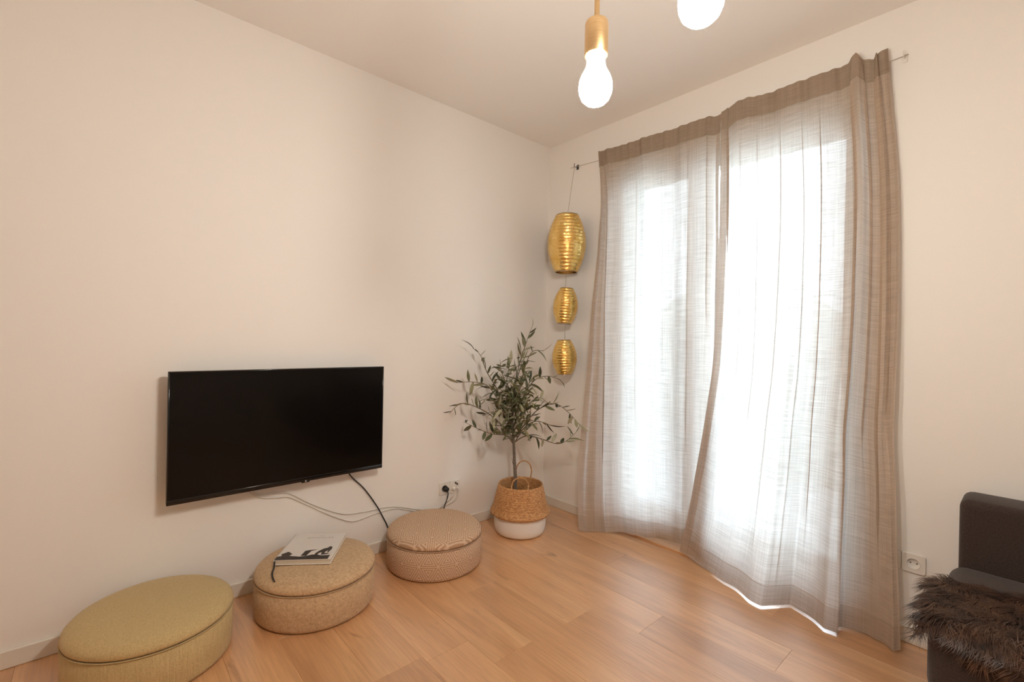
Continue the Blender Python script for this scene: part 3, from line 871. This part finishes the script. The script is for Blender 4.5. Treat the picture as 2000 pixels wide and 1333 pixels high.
hemR = [(0, (0, -0.03, 0.030)), (0.08, (hs(-1.143), -0.035, 0.014)), (0.22, (hs(-1.304), -0.105, 0.008)), (0.30, (hs(-1.384), -0.14, 0.008)), (0.38, (hs(-1.472), -0.185, 0.008)), (0.43, (hs(-1.529), -0.196, 0.008)),
        (0.48, (hs(-1.572), -0.14, 0.008)), (0.53, (hs(-1.609), -0.080, 0.008)), (0.59, (hs(-1.674), -0.118, 0.008)), (0.67, (hs(-1.757), -0.176, 0.008)), (0.715, (hs(-1.795), -0.160, 0.008)),
        (0.745, (hs(-1.800), -0.098, 0.008)), (0.82, (hs(-1.884), -0.076, 0.008)), (0.88, (hs(-1.927), -0.095, 0.008)), (0.95, (hs(-1.972), -0.146, 0.008)), (1, (1, -0.113, 0.016))]
ztR = [(0, 2.312), (0.05, 2.322), (0.08, 2.312), (0.14, 2.336), (0.2, 2.338), (0.27, 2.328), (0.4, 2.332), (0.55, 2.330), (0.66, 2.332), (0.70, 2.336), (0.75, 2.356), (0.80, 2.325), (0.86, 2.312), (0.93, 2.325), (1, 2.337)]
curtain('curtain', 'right taupe sheer curtain, beside the wall outlet and sofa', eL, eR, topR, hemR,
        [(0.075, 0.010, 0.009, 0.0, 0.35), (0.15, 0.007, 0.006, 0.05, 0.7), (0.25, 0.007, 0.006, 0.04, 0.75), (0.36, 0.008, 0.008, 0.05, 0.93), (0.47, 0.007, 0.007, 0.05, 0.97), (0.56, 0.007, 0.008, 0.05, 0.9),
         (0.72, 0.010, 0.012, 0.0, 1.1), (0.80, 0.010, 0.012, 0.0, 0.75), (0.87, 0.010, 0.012, 0.0, 0.9), (0.93, 0.010, 0.011, 0.0, 0.7)],
        ztR, 2, 1.15, [(19, 1.3, 0.012, 1.0), (41, 0.2, 0.006, 0.9)], [(0.0, 0.035)])

# ------------------------------------------------------------------ gold lanterns
LX, LY = -0.132, -0.295
def lantern(loc, h, rmax, rtop, rbot, ribs, label, tilt=(0, 0)):
    t = empty('gold_lantern', loc)
    t.rotation_euler = (tilt[0], tilt[1], 0)
    prof = []
    n = ribs*6
    for i in range(n+1):
        q = i/n
        z = -h/2+h*q
        e = math.sin(math.pi*q)
        r = (rbot+(rtop-rbot)*q)+(rmax-(rbot+rtop)/2)*(e**0.85)
        r -= 0.0045*(1-abs(math.sin(math.pi*q*ribs)))
        prof.append((r, z))
    rr = random.Random(int(h*1000))
    ph = [rr.uniform(0, 6) for _ in range(200)]
    def rf(a, j): return 1+0.006*math.sin(7*a+ph[(j//6) % 200])+0.004*math.sin(17*a+ph[(j//6+9) % 200])
    inner = [(r-0.0012, z) for r, z in reversed(prof[::6])]
    lathe('paper_shade', prof+inner, M['gold'], t, 72, rfun=lambda a, j: rf(a, min(j, n)))
    for zz, r_ in ((h/2-0.001, rtop), (-h/2+0.001, rbot)):
        ring = [Vector((r_*math.cos(a), r_*math.sin(a), zz)) for a in [2*math.pi*i/32 for i in range(33)]]
        V, F = tube_data(ring, 0.0016, 6)
        V, F = tube_data([Vector((-r_, 0, zz)), Vector((r_, 0, zz))], 0.0010, 5, V, F)
        link('wire_ring', mesh('wire_ring', V, F), M['wire'], t)
    tag(t, label, 'lantern', 'gold lanterns strung on one cord')
    return t
lantern((LX, LY, 1.770), 0.368, 0.124, 0.070, 0.072, 17, 'large gold foil paper lantern, topmost of three on the cord')
lantern((LX, LY, 1.370), 0.232, 0.081, 0.040, 0.044, 13, 'small gold foil lantern, middle one of three on the cord', (0.04, 0.05))
lantern((LX, LY, 1.041), 0.224, 0.081, 0.040, 0.044, 13, 'small gold foil lantern, lowest of three, above the olive tree', (-0.03, -0.02))
lc = tube('lantern_cord', [(-0.033, -0.262, 2.302), (LX+0.003, LY+0.003, 1.945), (LX, LY, 1.6), (LX, LY, 1.0)], 0.0011, M['gold_thread'], None, 5, 1)
tag(lc, 'thin cord hanging from the wall hook and threading the gold lanterns', 'cord')

# ------------------------------------------------------------------ plant basket and olive tree
BX, BY = -0.468, -0.266
bs = empty('plant_basket', (BX, BY, 0))
lathe('painted_base', [(0.0005, 0.001), (0.128, 0.001), (0.140, 0.006), (0.149, 0.02), (0.154, 0.05), (0.156, 0.085), (0.155, 0.128), (0.150, 0.140), (0.146, 0.128), (0.146, 0.03), (0.12, 0.012), (0.0005, 0.012)], M['wicker_white'], bs, 72)
rows = 13
prof = [(0.150, 0.126), (0.168, 0.118), (0.1745, 0.117), (0.178, 0.124)]
for i in range(rows*4+1):
    q = i/(rows*4)
    r = 0.178-0.012*min(1, q*5)-0.034*q**1.15
    prof.append((r+0.0016*abs(math.sin(math.pi*q*rows)), 0.126+0.158*q))
prof += [(0.1315, 0.288), (0.1285, 0.287), (0.127, 0.282), (0.140, 0.22), (0.150, 0.16), (0.148, 0.13)]
def braid(a, j): return 1+0.006*math.sin(46*a+(math.pi if (j//4) % 2 else 0))
lathe('woven_top', prof, M['wicker'], bs, 184, rfun=braid)
# two loop handles across the camera direction
vd = Vector((0.666, 0.746, 0)).normalized(); sd = Vector((0.746, -0.666, 0)).normalized()
def handle(sign, lean):
    c = vd*(0.128*sign)
    pts = []
    for q in [(-0.048, -0.045), (-0.047, -0.012), (-0.050, 0.03), (-0.042, 0.075), (-0.020, 0.103), (0.008, 0.108), (0.035, 0.090), (0.048, 0.05), (0.044, 0.005), (0.045, -0.045)]:
        out = 0.012 if q[1] < -0.02 else 0.0
        pts.append(c+vd*(sign*out)+sd*(q[0]+(0.022 if sign > 0 else -0.004))+Vector((0, 0, 0.280))+Vector((0, 0, 1))*(q[1]*math.cos(lean) if q[1] > 0 else q[1])+vd*(math.sin(lean)*max(0, q[1])*-sign))
    V, F = tube_data(catmull(pts, 6), 0.0040, 8)
    link('handle', mesh('handle', V, F), M['wicker'], bs)
handle(1, 0.05); handle(-1, 1.15)
tag(bs, 'woven seagrass belly basket with white painted base in the room corner', 'basket')

tree = empty('olive_tree', (-0.49, -0.235, 0.008))
TO = Vector((-0.49, -0.235, 0.008))
pot = lathe('pot', [(0.0005, 0), (0.080, 0), (0.098, 0.15), (0.094, 0.15), (0.090, 0.13), (0.0005, 0.13)], M['black'], tree, 40)
lathe('soil', [(0.0005, 0.136), (0.05, 0.138), (0.0885, 0.132)], M['soil'], tree, 32)
RIGHT = Vector((0.746, -0.666, 0.020)); FWD = Vector((0.666, 0.746, -0.003)); UP = Vector((-0.013, 0.016, 1.0))
T0 = Vector((-0.497, -0.245, 0.0))            # the stem's axis
def tp(r, z, d=0.0):                           # right of the stem, height, towards the window corner
    p = T0+Vector((0.746, -0.666, 0))*r+Vector((0.666, 0.746, 0))*d
    p.z = z
    p.x = min(p.x, -0.045); p.y = min(p.y, -0.045)
    return p
trunk_pts = [tp(0.005, 0.13), tp(0.004, 0.30), tp(-0.004, 0.42), tp(-0.010, 0.52), tp(-0.018, 0.60), tp(-0.020, 0.70), tp(-0.012, 0.82), tp(0.0, 0.95)]
tube('trunk', rel(trunk_pts, TO), lambda t: 0.0125-0.0085*t, M['bark'], tree, 10, 6)
# branches: start height on the stem, points (right, height, depth)
br = [
 (0.60, [(-0.06, 0.70, -0.02), (-0.11, 0.84, -0.05), (-0.18, 0.96, -0.06), (-0.215, 1.05, -0.07), (-0.262, 1.095, -0.08)]),
 (0.62, [(-0.08, 0.74, -0.06), (-0.16, 0.87, -0.10), (-0.25, 0.90, -0.13), (-0.345, 0.895, -0.14)]),
 (0.55, [(-0.06, 0.62, -0.06), (-0.16, 0.72, -0.12), (-0.27, 0.775, -0.15), (-0.33, 0.77, -0.15), (-0.38, 0.72, -0.16)]),
 (0.54, [(-0.05, 0.58, -0.04), (-0.14, 0.60, -0.10), (-0.22, 0.635, -0.13), (-0.30, 0.675, -0.14)]),
 (0.70, [(-0.02, 0.82, 0.02), (0.01, 0.98, 0.04), (0.05, 1.12, 0.04), (0.085, 1.225, 0.03)]),
 (0.72, [(0.02, 0.86, -0.03), (0.05, 1.00, -0.05), (0.09, 1.08, -0.06), (0.155, 1.085, -0.06)]),
 (0.66, [(0.04, 0.80, 0.02), (0.11, 0.905, 0.03), (0.19, 0.930, 0.02), (0.265, 0.910, 0.01)]),
 (0.56, [(0.05, 0.63, 0.02), (0.13, 0.725, 0.02), (0.23, 0.765, 0.02), (0.31, 0.72, 0.01), (0.375, 0.650, 0.0)]),
 (0.53, [(0.06, 0.575, -0.02), (0.14, 0.565, -0.03), (0.24, 0.535, -0.03), (0.30, 0.555, -0.04), (0.355, 0.605, -0.04)]),
 (0.60, [(-0.03, 0.74, -0.08), (-0.05, 0.86, -0.10), (-0.09, 0.96, -0.10), (-0.10, 1.03, -0.10)]),
 (0.58, [(0.03, 0.70, -0.09), (0.08, 0.79, -0.13), (0.13, 0.82, -0.15), (0.18, 0.79, -0.16)]),
 (0.57, [(-0.04, 0.66, -0.09), (-0.10, 0.77, -0.14), (-0.16, 0.81, -0.17), (-0.23, 0.79, -0.18)]),
 (0.66, [(-0.03, 0.80, 0.05), (-0.06, 0.90, 0.06), (-0.04, 1.01, 0.05)]),
 (0.74, [(-0.01, 0.88, -0.05), (0.02, 0.99, -0.08), (0.02, 1.09, -0.09)]),
 (0.55, [(0.04, 0.62, -0.06), (0.09, 0.67, -0.10), (0.14, 0.68, -0.12), (0.20, 0.66, -0.13)]),
 (0.52, [(-0.04, 0.565, -0.04), (-0.08, 0.60, -0.08), (-0.12, 0.65, -0.10), (-0.13, 0.71, -0.10)]),
 (0.60, [(0.02, 0.72, 0.06), (0.06, 0.82, 0.08), (0.08, 0.90, 0.08)]),
 (0.62, [(0.01, 0.72, -0.07), (0.0, 0.82, -0.12), (0.03, 0.90, -0.13)]),
 (0.58, [(-0.03, 0.66, -0.04), (-0.08, 0.71, -0.06), (-0.14, 0.72, -0.06), (-0.20, 0.70, -0.06)]),
 (0.52, [(0.03, 0.58, 0.03), (0.07, 0.60, 0.05), (0.11, 0.65, 0.06)]),
 (0.62, [(-0.04, 0.68, -0.08), (-0.06, 0.72, -0.12), (-0.05, 0.78, -0.14)]),
 (0.60, [(0.02, 0.65, -0.08), (0.05, 0.70, -0.12), (0.05, 0.76, -0.14)]),
 (0.72, [(-0.04, 0.80, -0.06), (-0.07, 0.84, -0.09), (-0.12, 0.87, -0.10)]),
 (0.76, [(0.02, 0.84, -0.06), (0.06, 0.88, -0.08), (0.10, 0.94, -0.08)]),
]
def leaf_mesh(k):
    ln, wd, bend, fold = [(0.058, 0.0175, 0.014, 0.003), (0.070, 0.0185, 0.028, 0.004), (0.048, 0.0175, 0.006, 0.003), (0.066, 0.016, -0.022, 0.003)][k]
    V, F = [], []
    m = 6
    for j in range(m+1):
        t = j/m
        w = wd*0.5*math.sin(math.pi*min(1, t*0.93+0.07))**0.8 if j < m else 0.0006
        z = bend*t*t
        V += [(-w, t*ln, z+fold*w/wd*2), (0, t*ln, z), (w, t*ln, z+fold*w/wd*2)]
    for j in range(m):
        a = 3*j
        F += [(a, a+1, a+4, a+3), (a+1, a+2, a+5, a+4)]
    me = mesh('leaf', V, F); me.materials.append(M['leaf'])
    me.polygons.foreach_set('use_smooth', [True]*len(me.polygons))
    return me
LM = [leaf_mesh(k) for k in range(4)]
rt = random.Random(21)
TPT = catmull(trunk_pts, 10)
for (z0, pts) in br:
    st = min(TPT, key=lambda p: abs(p.z-z0))
    P = catmull([st]+[tp(*p) for p in pts], 10)
    b_o = tube('branch', rel(P, TO), lambda t: 0.0042-0.0030*t, M['twig'], tree, 6, 1)
    # leaves along the outer two thirds
    lens = [0]
    for a, b_ in zip(P, P[1:]): lens.append(lens[-1]+(b_-a).length)
    s = lens[-1]*0.24; sd_ = rt.choice((-1, 1))
    while s <= lens[-1]+1e-6:
        i = max(k for k in range(len(P)) if lens[k] <= s+1e-9)
        i = min(i, len(P)-2)
        p = P[i].lerp(P[i+1], (s-lens[i])/max(1e-6, lens[i+1]-lens[i]))
        d = (P[min(i+2, len(P)-1)]-P[max(0, i-1)]).normalized()
        side = d.cross(Vector((rt.uniform(-1, 1), rt.uniform(-1, 1), rt.uniform(-1, 1)))).normalized()
        endl = s > lens[-1]-0.012
        ld = (d*(1.6 if endl else rt.uniform(0.1, 0.8))+side*rt.uniform(0.5, 1.0)*sd_*(0.3 if endl else 1)+Vector((0, 0, rt.uniform(-0.45, 0.45)))).normalized()
        tip = p+ld*0.075
        if tip.y > -0.02: ld.y -= 0.8
        if tip.x > -0.02: ld.x -= 0.8
        ld.normalize()
        nrm = Vector((rt.uniform(-0.8, 0.8), rt.uniform(-0.8, 0.8), 1)); nrm = (nrm-ld*nrm.dot(ld)).normalized()
        xa = ld.cross(nrm)
        o = bpy.data.objects.new('leaf', LM[rt.randrange(4)]); COL.objects.link(o); o.parent = b_o
        sc = rt.uniform(0.85, 1.35)
        mw = Matrix(((xa.x, ld.x, nrm.x, p.x-TO.x), (xa.y, ld.y, nrm.y, p.y-TO.y), (xa.z, ld.z, nrm.z, p.z-TO.z), (0, 0, 0, 1)))
        o.matrix_local = mw @ Matrix.Scale(sc, 4)
        sd_ = -sd_
        s += rt.uniform(0.015, 0.031) if s < lens[-1]*0.7 else rt.uniform(0.017, 0.036)
# the small leaves packed round the inner stem, too many to pick apart
ri = random.Random(77); V, F = [], []
for k in range(230):
    zc = ri.triangular(0.58, 1.06, 0.76)
    wd = 0.125*math.sin(math.pi*min(1, max(0.12, (zc-0.50)/0.62)))**0.8
    an = ri.uniform(0, 2*math.pi); rd = wd*math.sqrt(ri.random())
    p = tp(-0.015+0.06*max(0, zc-0.8)+rd*math.cos(an), zc, -0.03+rd*0.8*math.sin(an))-TO
    ld = Vector((ri.uniform(-1, 1), ri.uniform(-1, 1), ri.uniform(-0.5, 0.8))).normalized()
    nrm = Vector((ri.uniform(-1, 1), ri.uniform(-1, 1), ri.uniform(-1, 1))); nrm = (nrm-ld*nrm.dot(ld)).normalized(); xa = ld.cross(nrm)
    src = LM[ri.randrange(4)]; sc = ri.uniform(0.65, 1.05); q = len(V)
    V += [p+(xa*v.co.x+ld*v.co.y+nrm*v.co.z)*sc for v in src.vertices]
    F += [tuple(q+i for i in pl_.vertices) for pl_ in src.polygons]
inner = link('inner_leaves', mesh('inner_leaves', V, F), M['leaf_inner'], tree); inner['kind'] = 'stuff'
tube('side_shoot', rel([tp(0.002, 0.36), tp(-0.012, 0.40), tp(-0.022, 0.44)], TO), lambda t: 0.003-0.002*t, M['bark'], tree, 6, 4)
tag(tree, 'small olive tree with thin grey-green leaves standing in the basket', 'plant')

# ------------------------------------------------------------------ sofa with fur throw
sf = empty('sofa', (-0.38, -2.95, 0))
SO = Vector((-0.38, -2.95, 0))
def sbox(name, lo, hi, bev, seg, mat=None):
    return box(name, Vector(lo)-SO, Vector(hi)-SO, mat or M['sofa_fabric'], sf, bev, seg, True)
SY0, SY1 = -3.85, -2.125
sbox('base', (-0.735, SY0+0.01, 0.10), (-0.03, SY1-0.004, 0.235), 0.02, 3)
sbox('seat_cushion', (-0.745, SY0, 0.225), (-0.19, SY1, 0.425), 0.045, 5)
sbox('backrest', (-0.20, SY0+0.005, 0.20), (-0.025, SY1-0.018, 0.641), 0.028, 4)
for x in (-0.66, -0.12):
    for y in (SY0+0.12, SY1-0.12):
        sbox('leg', (x-0.022, y-0.022, 0.0), (x+0.022, y+0.022, 0.11), 0.003, 1, M['black'])
tag(sf, 'charcoal grey upholstered sofa against the wall at right', 'sofa')

# throw: a hide draped over the seat and its front edge, covered in long brown hair
def throw_pt(a, b):
    """a: 0 at the free end beyond the sofa's side .. 1 far along the seat; b: 0 back edge .. 1 lower front edge"""
    yy = -2.112-0.56*a
    back = -0.47+0.11*min(1, a*1.6)
    front_drop = table([(0, 0.0), (0.14, 0.01), (0.3, 0.05), (0.45, 0.11), (0.7, 0.20), (1, 0.26)], a)
    Ltot = (0.745+back)+front_drop+0.01
    s = b*Ltot
    lim = 0.745+back
    if s < lim-0.04:
        p = Vector((back-s, yy, 0.431))
    else:
        q = s-(lim-0.04); r = 0.048
        if q < r*math.pi/2:
            t = q/r; p = Vector((-0.705-r*math.sin(t), yy, 0.431-r*(1-math.cos(t))))
        else: p = Vector((-0.753, yy, 0.431-r-(q-r*math.pi/2)))
    # the free end droops past the sofa's side
    over = max(0.0, yy-(-2.135))
    p.z -= over*0.8*(0.3+0.7*b)
    p.z += 0.006*math.sin(9*a+5*b)*0.5+0.003
    p.x += 0.01*math.sin(14*a)
    if b < 0.15 or a < 0.1: p.x -= 0.012*math.sin(23*a+3)
    return p
th_ = empty('fur_throw', (-0.6, -2.3, 0.43))
TH = Vector((-0.6, -2.3, 0.43))
na, nb = 40, 30
V = [throw_pt(i/na, j/nb)-TH for j in range(nb+1) for i in range(na+1)]
nq = len(V)
V2 = []
for j in range(nb+1):
    for i in range(na+1):
        a, b = i/na, j/nb
        e = 0.01
        du = throw_pt(min(1, a+e), b)-throw_pt(max(0, a-e), b); dv = throw_pt(a, min(1, b+e))-throw_pt(a, max(0, b-e))
        n_ = dv.cross(du).normalized()
        if n_.dot(Vector((-0.5, 0, 1))) < 0: n_ = -n_
        V2.append(n_)
top = [v+n*0.010 for v, n in zip(V, V2)]
F = []
for j in range(nb):
    for i in range(na):
        a = j*(na+1)+i
        F.append((a, a+1, a+na+2, a+na+1)); F.append((nq+a, nq+a+na+1, nq+a+na+2, nq+a+1))
link('hide', mesh('hide', V+top, F), M['hide'], th_)
rf_ = random.Random(5)
V, F = [], []
flow0 = Vector((-0.55, 0.35, -0.25))
for k in range(24000):
    a, b = rf_.random()**1.15, rf_.random()
    p = throw_pt(a, b)
    i, j = min(na, int(a*na+.5)), min(nb, int(b*nb+.5))
    n_ = V2[j*(na+1)+i]
    p = p-TH+n_*0.009
    fl = Vector((-0.75, 0.30+0.3*max(0, 0.12-a)*8, -0.05))
    if b < 0.12: fl += Vector((0.9*(0.12-b)/0.12, 0.3, 0))
    clump = Vector((math.sin(37*a+11*b), math.sin(29*b+17*a+2), math.sin(23*a-31*b)))*0.55
    fl = fl+clump+Vector((rf_.uniform(-.3, .3), rf_.uniform(-.3, .3), rf_.uniform(-.2, .2)))
    fl = (fl-n_*fl.dot(n_)).normalized()
    ln = rf_.uniform(0.026, 0.056)
    w = rf_.uniform(0.0005, 0.0010)
    sx = fl.cross(n_)*w
    p1 = p+fl*ln*0.45+n_*ln*0.20; p2 = p+fl*ln+n_*ln*0.16+Vector((0, 0, -0.10*ln))
    q = len(V)
    V += [p-sx, p+sx, p1+sx*0.9, p1-sx*0.9, p2]
    F += [(q, q+1, q+2, q+3), (q+3, q+2, q+4)]
fur = link('fur', mesh('fur', V, F), M['fur'], th_); fur['kind'] = 'stuff'
tag(th_, 'shaggy dark brown fur throw draped over the sofa seat', 'throw')

# ------------------------------------------------------------------ pendant lamps
def pendant(x, y, zb, label):
    """zb: lowest point of the bulb"""
    t = empty('pendant_lamp', (x, y, zb))
    hb = 0.100
    lathe('bulb', [(0.0005, 0.0), (0.010, 0.0014), (0.0195, 0.006), (0.027, 0.0135), (0.0318, 0.025), (0.0330, 0.036), (0.0318, 0.047), (0.0280, 0.058), (0.0225, 0.068), (0.0188, 0.077), (0.0178, 0.088), (0.0178, 0.120)], M['bulb'], t, 48)
    lathe('lamp_holder', [(0.0185, 0.104), (0.0185, 0.098), (0.0225, 0.098), (0.0232, 0.100), (0.0232, 0.160), (0.0215, 0.165), (0.012, 0.171), (0.0055, 0.174)], M['brass'], t, 48)
    lathe('rod', [(0.0052, 0.172), (0.0052, H-zb-0.024)], M['brass'], t, 24)
    lathe('ceiling_rose', [(0.0052, H-zb-0.03), (0.030, H-zb-0.029), (0.048, H-zb-0.024), (0.050, H-zb-0.020), (0.050, H-zb-0.0005)], M['brass'], t, 48)
    tag(t, label, 'pendant lamp', 'brass pendants with bare lit bulbs')
    return t
pendant(-1.6465, -1.7165, 1.614, 'brass rod pendant lamp with bare glowing bulb, fully in view')
pendant(-1.7040, -1.9600, 1.628, 'bare glowing pendant bulb cut off by the top of the photo')
